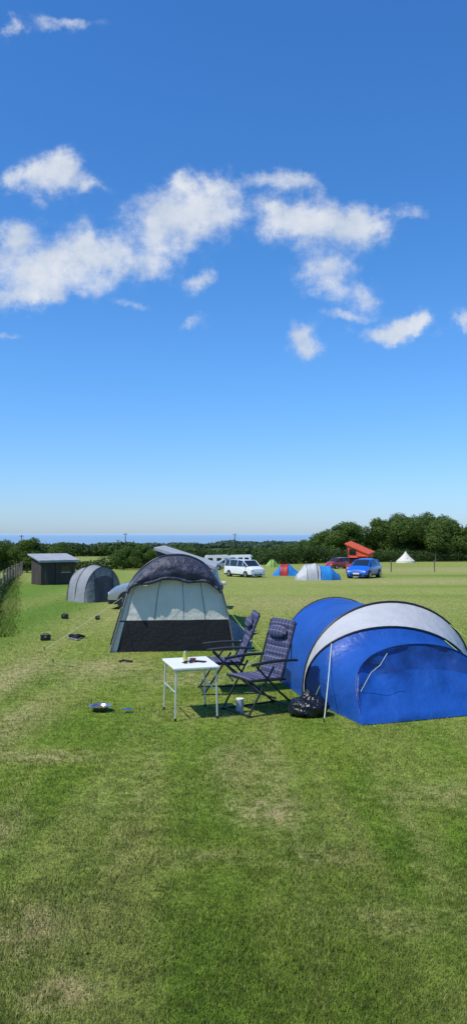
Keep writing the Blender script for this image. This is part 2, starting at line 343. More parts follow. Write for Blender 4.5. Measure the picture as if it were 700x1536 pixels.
# ------------------------------------------------------------ blue tent
def arch(l,r,ap,h,n=28,pw=.85,flat=1.0):
    out=[]
    for k in range(n+1):
        t=math.pi*k/n; s=(1-math.cos(t))/2; sn=math.sin(t)
        bx=l[0]+(r[0]-l[0])*s; by=l[1]+(r[1]-l[1])*s; q=max(0,sn)**pw
        mx=(l[0]+r[0])/2; my=(l[1]+r[1])/2
        x=bx+(ap[0]-mx)*q; y=by+(ap[1]-my)*q
        out.append(Vector((x,y,-S*y+h*q)))
    return out
def wr(p,amp,sc=1.6):
    return p+Vector((noise.noise(p*sc)*amp,noise.noise(p*sc+Vector((9,3,1)))*amp,noise.noise(p*sc+Vector((2,7,5)))*amp*.6))
N_=32
R0=arch((.95,13.3),(2.1,13.9),(1.45,13.75),.12,N_)
C=arch((.72,12.2),(2.75,13.05),(1.62,12.55),1.27,N_)
A=arch((.96,10.82),(3.54,11.5),(2.24,11.15),1.30,N_)
Bk=arch((1.0,10.72),(3.52,11.38),(2.05,10.35),1.02,N_)
D=arch((1.51,9.16),(3.36,9.9),(2.30,10.02),.84,N_,.5)
def loft(k0,k1,steps,sag,amp):
    out=[]
    for i in range(steps+1):
        s=i/steps; row=[]
        for j,(a,b) in enumerate(zip(k0,k1)):
            p=a.lerp(b,s); up=p.z+S*p.y
            q=math.sin(math.pi*s); f=sag*q*min(1,up*2)
            cx=sum(((a.x+b.x)/2 for a,b in ((k0[0],k0[-1]),(k1[0],k1[-1]))))/2
            p=Vector((p.x+(cx-p.x)*f*.5,p.y,p.z-up*f))
            if 0<i<steps and 0<j<len(k0)-1: p=wr(p,amp)
            row.append(p)
        out.append(row)
    return out
tent=empty('dome_tent')
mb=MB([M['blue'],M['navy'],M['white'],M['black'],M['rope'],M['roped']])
mb.grid(loft(R0,C,8,.03,.03),0); mb.grid(loft(C,A,8,.05,.03),0); mb.grid(loft(A,Bk,5,.02,.015),2); mb.grid(loft(Bk,D,9,.07,.05),lambda i,j:0)
rows=[]
for i in range(15):
    s=i/14; row=[]
    for j,p in enumerate(D):
        f=j/N_; t=(1-math.cos(math.pi*f))/2
        g=Vector((1.51+(3.36-1.51)*t, 9.16+(9.9-9.16)*t-.06*math.sin(math.pi*f),0)); g.z=-S*g.y+.01
        q=p.lerp(g,s); 
        if 0<i<14 and 0<j<N_: q=wr(q,.08,2.6); q=wr(q,.035,6); q.y+=.10*math.sin(math.pi*s)*math.sin(math.pi*f)
        row.append(q)
    rows.append(row)
mb.grid(rows,lambda i,j: 1 if (i<5 and 6+i*.7<j<26-i*.3) else 0)  # darker upper front: shade under the hood painted into the panel
for a,r in ((C,.008),(A,.015),(Bk,.015)): mb.tube([p+Vector((0,-.004,.012)) for p in a],r,3,6)
mb.tube([p+Vector((0,-.01,.006)) for p in D],.007,1,6)
mb.build('flysheet',parent=tent,angle=60)
gy=MB([M['rope'],M['roped'],M['black']])
def gp(x,y,z=0): return Vector((x,y,gz(x,y)+z))
def rope(m,a,b,mi,r=.006,sag=.03):
    m.tube([a.lerp(b,s/6)-Vector((0,0,sag*math.sin(math.pi*s/6))) for s in range(7)],r,mi,5)
    m.cyl(b+Vector((0,0,-.03)),b+Vector((0,0,.05)),.008,2,6)
rope(gy,Bk[9]+Vector((0,-.02,0)),gp(1.08,9.32),0,.0055)
rope(gy,A[11],gp(.95,9.9),1,.003)
rope(gy,Bk[23],gp(3.9,9.9),1,.006); rope(gy,A[24],gp(4.4,10.6),1,.005)
rope(gy,C[6],gp(-.05,12.4),0,.003)
gy.tube([D[3]+Vector((-.02,-.03,-.25)),Vector((1.66,9.4,gz(1.6,9.4)+.58)),Vector((1.78,9.45,gz(1.8,9.4)+.66)),Vector((1.87,9.47,gz(1.8,9.4)+.80))],.0035,0,5)
gy.build('guy_lines',parent=tent)
# ------------------------------------------------------------ awning tent (local coords, front at y=0)
prof=[(-1.24,0),(-1.15,.32),(-1.05,.66),(-.96,.98),(-.86,1.26),(-.68,1.52),(-.42,1.74),(-.12,1.85),(.22,1.86),(.52,1.77),(.76,1.60),(.92,1.36),(1.02,1.05),(1.10,.72),(1.17,.36),(1.22,0)]
def cat(P,n):
    out=[]
    for i in range(len(P)-1):
        p0=P[max(i-1,0)];p1=P[i];p2=P[i+1];p3=P[min(i+2,len(P)-1)]
        for k in range(n):
            t=k/n; out.append(tuple(.5*((2*p1[d])+(-p0[d]+p2[d])*t+(2*p0[d]-5*p1[d]+4*p2[d]-p3[d])*t*t+(-p0[d]+3*p1[d]-3*p2[d]+p3[d])*t**3) for d in range(2)))
    out.append(P[-1]); return out
pf=cat(prof,3)
aw=empty('drive_away_awning',(-1.21,15.55,gz(-1.2,15.55)),math.radians(6))
mb=MB([M['char'],M['blackfab'],M['beige'],M['navyflap'],M['vinyl'],M['grey'],M['black'],M['lgrey']])
secs=[(0,1,1,0),(.5,1.0,.98,0),(1.1,1.03,1.01,0),(1.7,1.02,.97,.02),(2.3,1.04,1.0,.05),(2.9,.9,.97,.1),(3.5,.72,.9,.1)]
rows=[[wr(Vector((x*sx+dx,y,z*sz-S*y*0)),.03 if 0<i else 0,2.2) for (x,z) in pf] for i,(y,sx,sz,dx) in enumerate(secs)]
nP=len(pf)
def am(i,j):
    z=pf[j][1]
    if z<.45: return 1
    if j>nP/2 and .85<z<1.5 and i in(1,3): return 4
    if j<nP/2 and .6<z<1.3 and i in(1,3): return 4
    return 0
mb.grid(rows,am)
def xat(z,side):
    P=prof[:8] if side<0 else prof[8:][::-1]
    for a,b in zip(P[:-1],P[1:]):
        if a[1]<=z<=b[1]: return a[0]+(b[0]-a[0])*(z-a[1])/(b[1]-a[1])
    return P[-1][0]
zs=[0,.15,.3,.45,.60,.63,.75,.95,1.1,1.25,1.4,1.55,1.7,1.82]
cols=[0,.05,.055,.2,.31,.32,.45,.58,.588,.7,.78,.79,.9,.95,1]
rows=[]
for z in zs:
    a=xat(z,-1);b_=xat(z,1); row=[]
    for c_ in cols:
        x=a+(b_-a)*c_; bul=-.03*math.sin(math.pi*c_)*math.sin(math.pi*min(1,z/1.8))
        row.append(wr(Vector((x,.03+bul,z)),.018,3))
    rows.append(row)
def fm(i,j):
    if i<4: return 2 if j==0 else 1
    if i==4: return 6
    if j==1: return 1
    if j in(4,7,10): return 5
    return 2
mb.grid(rows,fm)
rows=[]
top=[(x,z) for (x,z) in pf if z>1.10]; nT=len(top)
for i in range(13):
    s=i/12; row=[]
    for j,(x,z) in enumerate(top):
        f=j/(nT-1); hem=1.24+.17*math.sin(math.pi*f)-.10*max(0,f-.6)+.035*math.sin(f*19); hem=min(hem,z-.02)
        zz=(z+.03)+(hem-z)*s; xx=x*(1-.03*s)
        p=Vector((xx,-.02-.16*math.sin(math.pi*s*.8)**.7-.02*math.sin(f*40+s*3)*s,zz))
        row.append(wr(wr(p,.05,4),.02,11))
    rows.append(row)
mb.grid(rows,3)
mb.tube([r+Vector((0,-.01,.01)) for r in rows[-1]],.035,3,7)
mb.tube([Vector((x*1.005,-.012,z)) for x,z in pf],.014,5,6)
mb.tube([Vector((x*1.04,1.1,z*1.02)) for x,z in pf],.016,6,6)
mb.tube([Vector((x*1.05+.05,2.3,z*1.01)) for x,z in pf],.016,6,6)
mb.grid([[Vector((1.05,.9+s*.45,(1.25-s*.1)*(1-s*.0)*(1-k/4))) .lerp(Vector((1.25+s*.18,.9+s*.45,0)),k/4) for k in range(5)] for s in range(0,6)],lambda i,j:0)
mb.build('canvas',parent=aw,angle=60)
g=MB([M['rope'],M['roped'],M['black']])
def rl(a,b,mi): 
    a=Vector(a);b=Vector(b); b.z=-S*b.y; g.tube([a,(a+b)/2-Vector((0,0,.02)),b],.004,mi,5); g.cyl(b,b+Vector((0,0,.06)),.01,2,6)
rl((-1.0,0,.9),(-2.2,-1.2,0),1); rl((-1.05,1.1,1.0),(-2.6,.6,0),0); rl((1.05,0,.9),(1.75,-1.3,0),1)
g.build('guy_lines',parent=aw)
# ------------------------------------------------------------ vehicles
HATCH=dict(st=[(2.0,.45,.5,.6,.5),(1.92,.62,.66,.78,.6),(1.72,.74,.79,.84,.66),(1.05,.9,.96,.86,.68),(.35,.92,1.42,.86,.6),(-.6,.94,1.49,.86,.6),(-1.45,.95,1.43,.85,.58),(-1.88,.93,1.0,.83,.68),(-1.98,.6,.64,.8,.65),(-2.0,.35,.4,.76,.6)],ws=3,rs=6,ax=1.25,r=.31)
VAN=dict(st=[(2.45,.5,.55,.75,.6),(2.38,.8,.86,.9,.75),(2.1,1.0,1.06,.94,.8),(1.75,1.08,1.14,.95,.82),(.95,1.12,1.72,.95,.78),(0,1.12,1.78,.95,.78),(-1.4,1.12,1.78,.95,.78),(-2.25,1.12,1.74,.94,.76),(-2.4,1.1,1.16,.93,.8),(-2.45,.4,.45,.9,.75)],ws=3,rs=7,ax=1.5,r=.33)
def vehicle(name,paint,x,y,rz,sc,kind,solid_side=False):
    st=kind['st']; mb=MB([paint,M['glass'],M['black'],M['tyre'],M['hub'],M['lamp'],M['plate'],M['red']])
    rows=[]
    for (X,zb,zt,w,wr_) in st:
        zl=min(.35,zb-.08); zm=min(.6,zb-.03)
        R=[(w*.93,.2),(w*.98,zl),(w,zm),(w*.985,zb),(wr_,zt),(wr_*.6,zt+.035)]
        rows.append([Vector((X,-a,b)) for a,b in R]+[Vector((X,a,b)) for a,b in R[::-1]])
    ws,rs=kind['ws'],kind['rs']
    def f(i,j):
        if j in(3,7) and ws<=i<=rs: return 1
        if j in(4,5,6) and i in(ws,rs): return 1
        if j in(0,10): return 2
        return 0
    mb.grid(rows,f)
    for e in(0,-1): mb.add(rows[e],[tuple(range(12)) if e==0 else tuple(range(12))[::-1]],0)
    for s in(-1,1):
        for i in range(ws,rs+2):
            X,zb,zt,w,w2=st[i]
            if ws<i<=rs: mb.tube([(X,s*w*.99,zb),(X,s*w2*1.01,zt)],.035,0,5)
        mb.tube([(st[ws][0],s*st[ws][4],st[ws][2]),(st[ws+1][0],s*st[ws+1][4]*1.01,st[ws+1][2])],.035,0,5)
        mb.tube([(st[rs][0],s*st[rs][4],st[rs][2]),(st[rs+1][0],s*st[rs+1][4]*1.01,st[rs+1][2])],.035,0,5)
        W=st[ws][3]
        for ax in(kind['ax'],-kind['ax']):
            r=kind['r']; mb.cyl((ax,s*(W-.25),r),(ax,s*(W+.012),r),r+.06,2,20); mb.cyl((ax,s*(W-.2),r),(ax,s*(W+.03),r),r,3,20); mb.cyl((ax,s*(W),r),(ax,s*(W+.042),r),r*.62,4,14)
        X,zb,zt,w,w2=st[1]; mb.box((X-.02,s*w*.78,zb-.06),(.14,.26,.13),5,bev=.03)
        X,zb,zt,w,w2=st[-2]; mb.box((X+.02,s*w*.85,zb+.12),(.12,.16,.22),7,bev=.03)
        mb.box((st[ws][0]-.25,s*(W+.09),st[ws][1]+.06),(.1,.16,.12),0,bev=.03)
    F=st[0][0]; mb.box((F-.01,0,.32),(.06,1.0,.16),2,bev=.02); mb.box((F+.03,0,.42),(.02,.5,.11),6); mb.box((st[-1][0]-.02,0,.5),(.02,.5,.11),6)
    mb.box((F-.05,0,.60),(.06,.7,.08),2,bev=.02)
    return mb.build(name,(x,y,gz(x,y)),rz,sc,angle=30)
vehicle('silver_car',M['csilver'],-2.3,26.6,math.radians(178),.95,HATCH)
vehicle('blue_car',M['cblue'],8.85,52.5,math.radians(-118),.85,HATCH)
vehicle('white_van',M['cwhite'],.75,54,math.radians(-55),.66,VAN)
vehicle('red_van',M['cred'],10.2,74,math.radians(-150),.6,VAN)
vehicle('parked_car',M['csilver'],-.6,70,math.radians(-170),.7,HATCH)
vehicle('parked_car',M['cwhite'],13.5,104,math.radians(-170),.8,HATCH)
# campervan w/ pop top
cv=empty('campervan',(-1.25,21.6,gz(-1.25,21.6)),math.radians(90))
o=vehicle('body',M['cwhite'],0,0,0,.92,VAN); o.parent=cv; o.location=(0,0,-.05)
mb=MB([M['char'],M['lgrey'],M['black']])
a=[(-2.0,.76,2.12),(-2.0,-.80,1.62),(1.0,-.80,1.62),(1.0,.76,2.12)]
mb.add([(x,y,z) for x,y,z in a]+[(x,y,z-.07) for x,y,z in a],[(0,1,2,3),(7,6,5,4),(0,4,5,1),(1,5,6,2),(2,6,7,3),(3,7,4,0)],1)
mb.add([(-1.9,.7,1.52),(-1.9,-.7,1.52),(-1.9,-.7,1.57),(-1.9,.7,2.03),(.9,.7,1.52),(.9,-.7,1.52),(.9,-.7,1.57),(.9,.7,2.03)],[(0,1,2,3),(4,7,6,5),(0,3,7,4),(1,5,6,2)],0)
mb.build('pop_top_roof',parent=cv,smooth=False)
# orange-roofed camper : side-lifting roof
oc=empty('camper_with_orange_roof',(9.45,58,gz(9.35,58)),math.radians(-110))
o=vehicle('body',M['cred'],0,0,0,.75,VAN); o.parent=oc; o.location=(0,0,0)
mb=MB([M['orange'],M['cred'],M['black'],M['glass']])
def quadbox(top,th,m):
    mb.add([Vector(v) for v in top]+[Vector(v)+Vector((0,0,th)) for v in top],[(3,2,1,0),(4,5,6,7),(0,1,5,4),(1,2,6,5),(2,3,7,6),(3,0,4,7)],m)
quadbox([(-1.5,.85,1.62),(-1.5,-.95,2.42),(1.0,-.95,2.28),(1.0,.85,1.52)],.09,0)
mb.add([(-1.4,.7,1.3),(-1.4,-.7,1.3),(.95,-.7,1.3),(.95,.7,1.3),(-1.4,.78,1.64),(-1.4,-.8,2.34),(.9,-.8,2.22),(.9,.78,1.55)],[(0,1,5,4),(1,2,6,5),(2,3,7,6),(3,0,4,7)],0)
mb.box((.945,-.38,1.72),(.03,.5,.42),3); mb.box((1.05,.35,1.4),(.4,.7,.05),1)
mb.tube([(.97,-.85,2.27),(1.25,-.7,1.25)],.025,2,6)
mb.build('raised_roof',parent=oc,smooth=False)
def caravan(x,y,rz,sc):
    mb=MB([M['cwhite'],M['glass'],M['grey'],M['tyre'],M['black']])
    pr=[(-2.2,.4),(-2.3,1.0),(-2.15,1.8),(-1.9,2.15),(1.7,2.2),(2.0,2.0),(2.3,1.2),(2.25,.5),(2.0,.4)]
    for s in(-1,1): mb.add([(a,s*1.05,b) for a,b in pr],[tuple(range(9))[::s]],0)
    mb.grid([[(a,-1.05,b) for a,b in pr+pr[:1]],[(a,1.05,b) for a,b in pr+pr[:1]]],0)
    for s in(-1,1):
        for xx in(-1.4,0.1,1.3): mb.box((xx,s*1.06,1.45),(.8,.03,.5),1)
        mb.box((0,s*1.057,.85),(4.3,.02,.12),2); mb.cyl((0,s*.85,.33),(0,s*1.08,.33),.33,3,16)
    mb.box((2.2,0,1.5),(.25,1.5,.5),1); mb.tube([(2.2,0,.45),(3.3,0,.45)],.05,4)
    mb.build('caravan',(x,y,gz(x,y)),rz,sc)
caravan(-1.6,78,math.radians(10),.58); caravan(.8,84,math.radians(-10),.56)
# ------------------------------------------------------------ smaller tents
def simple_tent(name,x,y,rz,L,W,H,mats,hp,pole=True,front=0,door=None):
    """hp: list of (s,height factor,width factor,mat index) along the axis (local x)"""
    mb=MB(mats+[M['black']]); bi=len(mats); rows=[]; mi=[]
    n=18; door=front if door is None else door
    for a,b in zip(hp[:-1],hp[1:]):
        for k in range(4):
            s=k/4; X=(a[0]+(b[0]-a[0])*s-.5)*L; h=H*(a[1]+(b[1]-a[1])*s)*(1-.06*math.sin(math.pi*s)); w=W/2*(a[2]+(b[2]-a[2])*s)
            rows.append([wr(Vector((X,-w*math.cos(math.pi*j/n),h*max(0,math.sin(math.pi*j/n))**.8)),.04,2) for j in range(n+1)]); mi.append(a[3])
    a=hp[-1]; rows.append([Vector(((a[0]-.5)*L,-W/2*a[2]*math.cos(math.pi*j/n),H*a[1]*max(0,math.sin(math.pi*j/n))**.8)) for j in range(n+1)])
    mb.grid(rows,lambda i,j:mi[i])
    for e,X0 in ((0,hp[0]),(-1,hp[-1])):
        if X0[1]>.2:
            r=rows[e]; base=[Vector((p.x+(.12 if e==-1 else -.05),p.y*.98,0)) for p in r]
            mb.grid([r]+[[wr(p.lerp(q,k/4),.03,5) for p,q in zip(r,base)] for k in(1,2,3)]+[base],lambda i,j:door if (i>0 and 5<j<12) else front)
            if door!=front:
                for jj in(6,12): mb.tube([r[jj].lerp(base[jj],k/4)+Vector((.02,0,0)) for k in range(5)],.012,bi,5)
    for h_ in hp:
        if h_[1]>.3 and pole: mb.tube([Vector(((h_[0]-.5)*L,-W/2*h_[2]*math.cos(math.pi*j/n),.01+H*h_[1]*max(0,math.sin(math.pi*j/n))**.8)) for j in range(n+1)],.014,bi,5)
    return mb.build(name,(x,y,gz(x,y)),rz,1,angle=60)
simple_tent('tunnel_tent',-5.5,30.2,math.radians(-52),1.8,1.6,1.40,[M['grey'],M['mgrey'],M['char'],M['vinyl']],[(0,.5,.8,1),(.22,.92,1,1),(.6,1.0,1.02,1),(1,.95,.98,0)],front=0,door=2)
simple_tent('two_tone_tent',5.3,49.2,math.radians(8),2.7,1.6,1.05,[M['lgrey'],M['sky'],M['white']],[(0,.3,.6,2),(.2,.95,1,2),(.45,1,1,2),(.52,.9,1,1),(.8,.85,1,1),(1,.35,.7,1)])
simple_tent('red_and_blue_tent',3.85,56.5,math.radians(-10),1.9,1.6,.88,[M['red'],M['sky'],M['sky']],[(0,.2,.6,1),(.3,.95,1,0),(.6,1,1,1),(1,.2,.6,1)])
simple_tent('green_tent',4.0,80,0,1.5,1.6,.8,[M['green']],[(0,.2,.6,0),(.4,1,1,0),(.6,1,1,0),(1,.2,.6,0)])
simple_tent('green_tent',2.0,81,.3,1.5,1.6,.75,[M['green']],[(0,.2,.6,0),(.4,1,1,0),(.6,1,1,0),(1,.2,.6,0)])
simple_tent('low_dome_tent',-.3,80,.3,2.6,1.6,.8,[M['lgrey']],[(0,.2,.6,0),(.4,1,1,0),(.6,1,1,0),(1,.2,.6,0)])
mb=MB([mat('cream_canvas',(.70,.66,.56),.8,.05,3,.3,5,trans=.15),M['wood']])
R=[]
for (r,z) in ((1.25,0),(1.2,.25),(.62,.75),(.25,1.15),(.03,1.5)): R.append([(r*math.cos(a*math.pi/8),r*math.sin(a*math.pi/8),z) for a in range(17)])
mb.grid(R,0); mb.cyl((0,0,1.4),(0,0,1.65),.03,1,6); mb.add([(0,-1.27,0.0),(-.3,-1.22,0),(0,-.75,.7),(.3,-1.22,0)],[(0,1,2),(0,2,3)],1)
mb.build('bell_tent',(22.4,101,gz(22.4,101)),0,1.0,angle=20)
# ------------------------------------------------------------ wooden hut
h=MB([M['wood'],M['roof'],M['black'],M['glass']])
w,d,h1,h2=2.1,1.8,1.45,1.72
for i in range(14):
    x=-w/2+(i+.5)*w/14; 
    if not (i in(3,4,5)): h.box((x,-d/2,(h1+.02)/2),(w/14-.012,.03,h1),0)
    h.box((x,d/2,h2/2),(w/14-.012,.03,h2),0)
for i in range(12):
    y=-d/2+(i+.5)*d/12; hh=h1+(h2-h1)*(i+.5)/12
    for s in(-1,1): h.box((s*w/2,y,hh/2),(.03,d/12-.012,hh),0)
h.box((-w/2+4.5*w/14,-d/2+.05,.68),(3*w/14,.02,1.36),2)  # black sheet behind the opening stands in for the shaded interior
h.box((.45,-d/2-.02,.95),(.5,.03,.35),3); h.box((.45,-d/2-.03,.75),(.6,.05,.05),1)
h.box((0,0,(h1+h2)/2+.05),(w+.4,d+.5,.07),1,Matrix.Rotation(math.atan2(h2-h1,d),3,'X'))
h.box((0,-d/2-.22,h1-.02),(w+.4,.03,.12),1)
h.build('wooden_hut',(-10.1,43.5,gz(-10.1,43.5)),math.radians(32),.92,smooth=False)
# ------------------------------------------------------------ fences and poles
def fence(name,pts,sp,hh,wires=(.35,.65,.95),pr=.055,wr_=.010):
    mb=MB([M['post'],M['wire']]); tops=[]
    for a,b in zip(pts[:-1],pts[1:]):
        L=math.dist(a,b); n=int(L/sp)
        for i in range(n+1):
            x=a[0]+(b[0]-a[0])*i/n; y=a[1]+(b[1]-a[1])*i/n; z=gz(x,y); l=random.uniform(-.03,.03)
            mb.cyl((x,y,z-.2),(x+l,y+l,z+hh*random.uniform(.95,1.05)),pr,0,7,pr*.9); tops.append((x,y,z))
    for w_ in wires:
        mb.tube([(x,y,z+hh*w_) for x,y,z in tops],wr_,1,4)
    mb.build(name)
fence('post_and_wire_fence',[(-5.6,12),(-6.6,16),(-9.0,28.6),(-15.8,58)],2.6,1.0)
fence('post_and_wire_fence',[(9,62),(13,64),(36,70)],3.6,.95,(.5,.95),.05,.005)
fence('post_and_wire_fence',[(-1,100),(14,104),(45,106)],4,1.0,(.95,),.05,.006)
def pole(x,y,hh):
    mb=MB([M['bark'],M['wire']]); mb.cyl((0,0,-.5),(0,0,hh),.10,0,8,.07); mb.box((0,0,hh-.3),(.8,.08,.08),0)
    for s in(-.35,0,.35): mb.cyl((s,0,hh-.26),(s,0,hh-.1),.04,1,6)
    mb.build('utility_pole',(x,y,gz(x,y)))
pole(-41,150,4.4); pole(-23,165,5.0); pole(0.3,170,5.0)
# ------------------------------------------------------------ table
tb=MB([M['tablewhite'],M['alu'],M['black']])
tz=gz(0,9.8)+.65
cn=[Vector((-.71,9.33,tz)),Vector((-.17,9.5,tz)),Vector((-.36,10.25,tz)),Vector((-.92,10.06,tz))]
ct=sum(cn,Vector())/4
def ring(f,dz): return [ct+(c-ct)*f+Vector((0,0,dz)) for c in cn]
a=ring(.985,.0);b_=ring(1,-.006);c_=ring(1,-.022);d_=ring(.985,-.026)
tb.add(a+b_+c_+d_,[(0,1,2,3)]+[(i,(i+1)%4,(i+1)%4+4,i+4)[::-1] for i in range(4)]+[(i+4,(i+1)%4+4,(i+1)%4+8,i+8)[::-1] for i in range(4)]+[(i+8,(i+1)%4+8,(i+1)%4+12,i+12)[::-1] for i in range(4)]+[(15,14,13,12)],0)
ft=[]
for c in cn:
    p=ct+(c-ct)*.88; q=ct+(c-ct)*.93; q=Vector((q.x,q.y,gz(q.x,q.y)+.005)); p=p-Vector((0,0,.03)); tb.cyl(p,q,.011,1,8); tb.cyl(q,q+Vector((0,0,.03)),.015,2,8); ft.append((p,q))
for i in range(4):
    p=ft[i][0]; q=ft[(i+1)%4][0]; tb.cyl(p-Vector((0,0,.02)),q-Vector((0,0,.02)),.009,1,6)
for i,j in((0,3),(1,2)):
    p=ft[i][0].lerp(ft[i][1],.45); q=ft[j][0].lerp(ft[j][1],.45); tb.cyl(p,q,.008,1,6)
tb.build('folding_table',angle=30)
def on_table(dx,dy): return Vector((ct.x+dx,ct.y+dy,tz+.001))
k=MB([M['can'],M['steel']]); p=on_table(-.07,.12); k.cyl((0,0,0),(0,0,.105),.033,0,18); k.cyl((0,0,.105),(0,0,.118),.033,1,18,.026); k.cyl((0,0,.118),(0,0,.12),.026,1,18); k.build('drinks_can',p)
k=MB([M['black'],M['glass']]); k.box((0,0,.006),(.075,.15,.01),0,bev=.003); k.box((0,0,.0125),(.068,.14,.002),1); k.build('mobile_phone',on_table(.12,.0),1.1)
k=MB([mat('tobacco_brown',(.12,.06,.03),.6)]); k.cyl((0,0,0),(0,0,.045),.035,0,14,.04); k.cyl((0,0,.045),(0,0,.05),.042,0,14); k.build('small_pot',on_table(.03,-.02))
k=MB([M['black']]); k.tube([(-.03,0,.012),(-.06,.05,.012),(0,.07,.012),(.06,.05,.012),(.03,0,.012)],.006,0,5); k.box((-.035,0,.02),(.05,.01,.035),0,bev=.004); k.box((.035,0,.02),(.05,.01,.035),0,bev=.004); k.build('sunglasses',on_table(-.02,-.12),.5)
# ------------------------------------------------------------ reclining chairs
def chair(x,y,rz,recl=0):
    e=empty('reclining_camp_chair',(x,y,gz(x,y)),rz)
    hw=.27; T=(-.50-recl,1.15)
    fr=MB([M['dark'],M['black']])
    B0=(-.18,.43)
    for s in(-1,1):
        fr.tube([(B0[0]+.04,s*hw,B0[1]-.04),(-.34-recl*.5,s*hw,.80),(T[0],s*hw,T[1]-.04)],.013,0,8)
        fr.tube([(-.22,s*hw,.42),(.10,s*hw,.43),(.31,s*hw,.44)],.013,0,8)
        fr.tube([(.36,s*(hw+.03),.02),(.16,s*(hw+.03),.33),(-.02,s*(hw+.03),.60)],.014,0,8)
        fr.tube([(-.42,s*(hw+.03),.02),(-.1,s*(hw+.03),.28),(.24,s*(hw+.03),.62)],.014,0,8)
        fr.tube([(.36,s*(hw+.03),.02),(.30,s*(hw+.03),.012),(-.36,s*(hw+.03),.012),(-.42,s*(hw+.03),.02)],.012,0,8)
        rows=[]
        for i in range(9):
            q=i/8; X=-.36+q*.68; Z=.655+.02*math.sin(q*3)-.015*q; w=.028*(.7+.5*math.sin(math.pi*min(1,q*.7+.3)))
            rows.append([Vector((X,s*(hw+.045)+dy*w,Z+dz)) for dy,dz in((-1,-.012),(-1,.008),(-.6,.018),(.6,.018),(1,.008),(1,-.012),(-1,-.012))])
        fr.grid(rows,1); fr.add(rows[0][:6],[tuple(range(6))],1); fr.add(rows[-1][:6],[tuple(range(6))[::-1]],1)
        fr.tube([(-.30,s*(hw+.02),.645),(-.385-recl*.6,s*(hw),.88)],.008,0,6)
        for fx in(.36,-.42): fr.box((fx,s*(hw+.03),.014),(.06,.035,.028),1,bev=.006)
    for (X,Z) in((.36,.03),(-.42,.03),(T[0],T[1]-.04),(.31,.44),(-.2,.42),(-.05,.2)): fr.tube([(X,-hw-.02,Z),(X,hw+.02,Z)],.012,0,8)
    fr.build('frame',parent=e)
    pad=MB([M['check'],M['blackfab']])
    def panel(p0,p1,hw_,thick,ribs,sag):
        p0=Vector((p0[0],0,p0[1]));p1=Vector((p1[0],0,p1[1])); d=(p1-p0).normalized(); nrm=Vector((-d.z,0,d.x)); 
        if nrm.dot(Vector((1,0,.6)))<0: nrm=-nrm
        F=[];Bk_=[]; n=ribs*5; mcols=12
        for i in range(n+1):
            s=i/n; rf=abs(math.sin(math.pi*ribs*s))**.6; r1=[];r2=[]
            for j in range(mcols+1):
                t_=j/mcols; y_=-hw_+2*hw_*t_; ed=math.sin(math.pi*t_)**.35 if 0<t_<1 else 0
                c0=p0.lerp(p1,s)+Vector((0,y_,0))-nrm*sag*math.sin(math.pi*s)*math.sin(math.pi*t_)
                r1.append(c0+nrm*(thick*(.35+.65*rf)*ed)); r2.append(c0-nrm*.012)
            F.append(r1);Bk_.append(r2)
        pad.grid(F,0); pad.grid([r[::-1] for r in Bk_],1)
        for r1,r2 in((F[0],Bk_[0]),(F[-1],Bk_[-1])): pad.grid([r1,r2],1)
        pad.grid([[r[0] for r in F],[r[0] for r in Bk_]],1); pad.grid([[r[-1] for r in F],[r[-1] for r in Bk_]],1)
    panel((-.19,.45),(T[0],T[1]),.255,.035,6,.02)
    panel((.33,.455),(-.19,.445),.255,.035,4,.03)
    rows=[]
    c0=Vector((-.19+(T[0]+.19)*.78+.055,0,.45+.7*.78-.0))
    ang=math.atan2(T[1]-.45,T[0]+.19)
    for i in range(13):
        q=i/12; y_=-.20+.40*q; rr=math.sin(math.pi*min(.97,max(.03,q)))**.3 if 0<q<1 else .3
        rows.append([c0+Vector((0,y_,0))+(Vector((math.cos(ang),0,math.sin(ang)))*math.cos(a*math.pi/6)*.085+Vector((math.sin(ang),0,-math.cos(ang)))*math.sin(a*math.pi/6)*.045)*rr for a in range(13)])
    pad.grid(rows,0); pad.add(rows[0][:12],[tuple(range(12))],0); pad.add(rows[-1][:12],[tuple(range(12))[::-1]],0)
    pad.build('padding',parent=e,angle=50)
    return e
chair(.33,10.0,math.radians(212),-.12)
chair(-.10,11.35,math.radians(188),-.06)
# ------------------------------------------------------------ bin bag etc
def bag(name,x,y,rx,ry,rz_,m):
    mb=MB([m]); rows=[]
    for i in range(25):
        th=math.pi*i/24; row=[]
        for j in range(37):
            ph=2*math.pi*(j%36)/36; d=Vector((math.sin(th)*math.cos(ph),math.sin(th)*math.sin(ph),math.cos(th)))
            k=1+.22*noise.noise(d*1.7+Vector((x,y,0)))+.13*(1-abs(noise.noise(d*4))*2)+.05*(1-abs(noise.noise(d*9))*2)
            zz=d.z*rz_*k+rz_*.8; zz=max(.0,zz)
            if d.z>.93: zz+=(d.z-.93)*.9
            row.append(Vector((d.x*rx*k,d.y*ry*k,zz)))
        rows.append(row)
    mb.grid(rows,0); mb.build(name,(x,y,gz(x,y)-.005),.4,angle=180)
bag('bin_bag',.93,9.72,.23,.2,.13,M['bag'])
k=MB([M['lgrey'],M['tablewhite']]); k.cyl((0,0,0),(0,0,.17),.045,0,16,.05); k.cyl((0,0,.17),(0,0,.182),.052,1,16); k.build('water_bottle',gp(.08,9.85))
k=MB([M['steel'],mat('food',(.12,.07,.04),.8,.4,40)]); R=[]
for r,z in((.0,.012),(.09,.012),(.12,.05),(.145,.055),(.145,.05),(.115,.04),(.085,.0),(0,.0)): R.append([(r*math.cos(a*math.pi/12),r*math.sin(a*math.pi/12),z) for a in range(25)])
k.grid(R,0); k.cyl((0,0,.013),(0,0,.03),.09,1,16); k.build('metal_dish',gp(-1.70,9.95,.02))
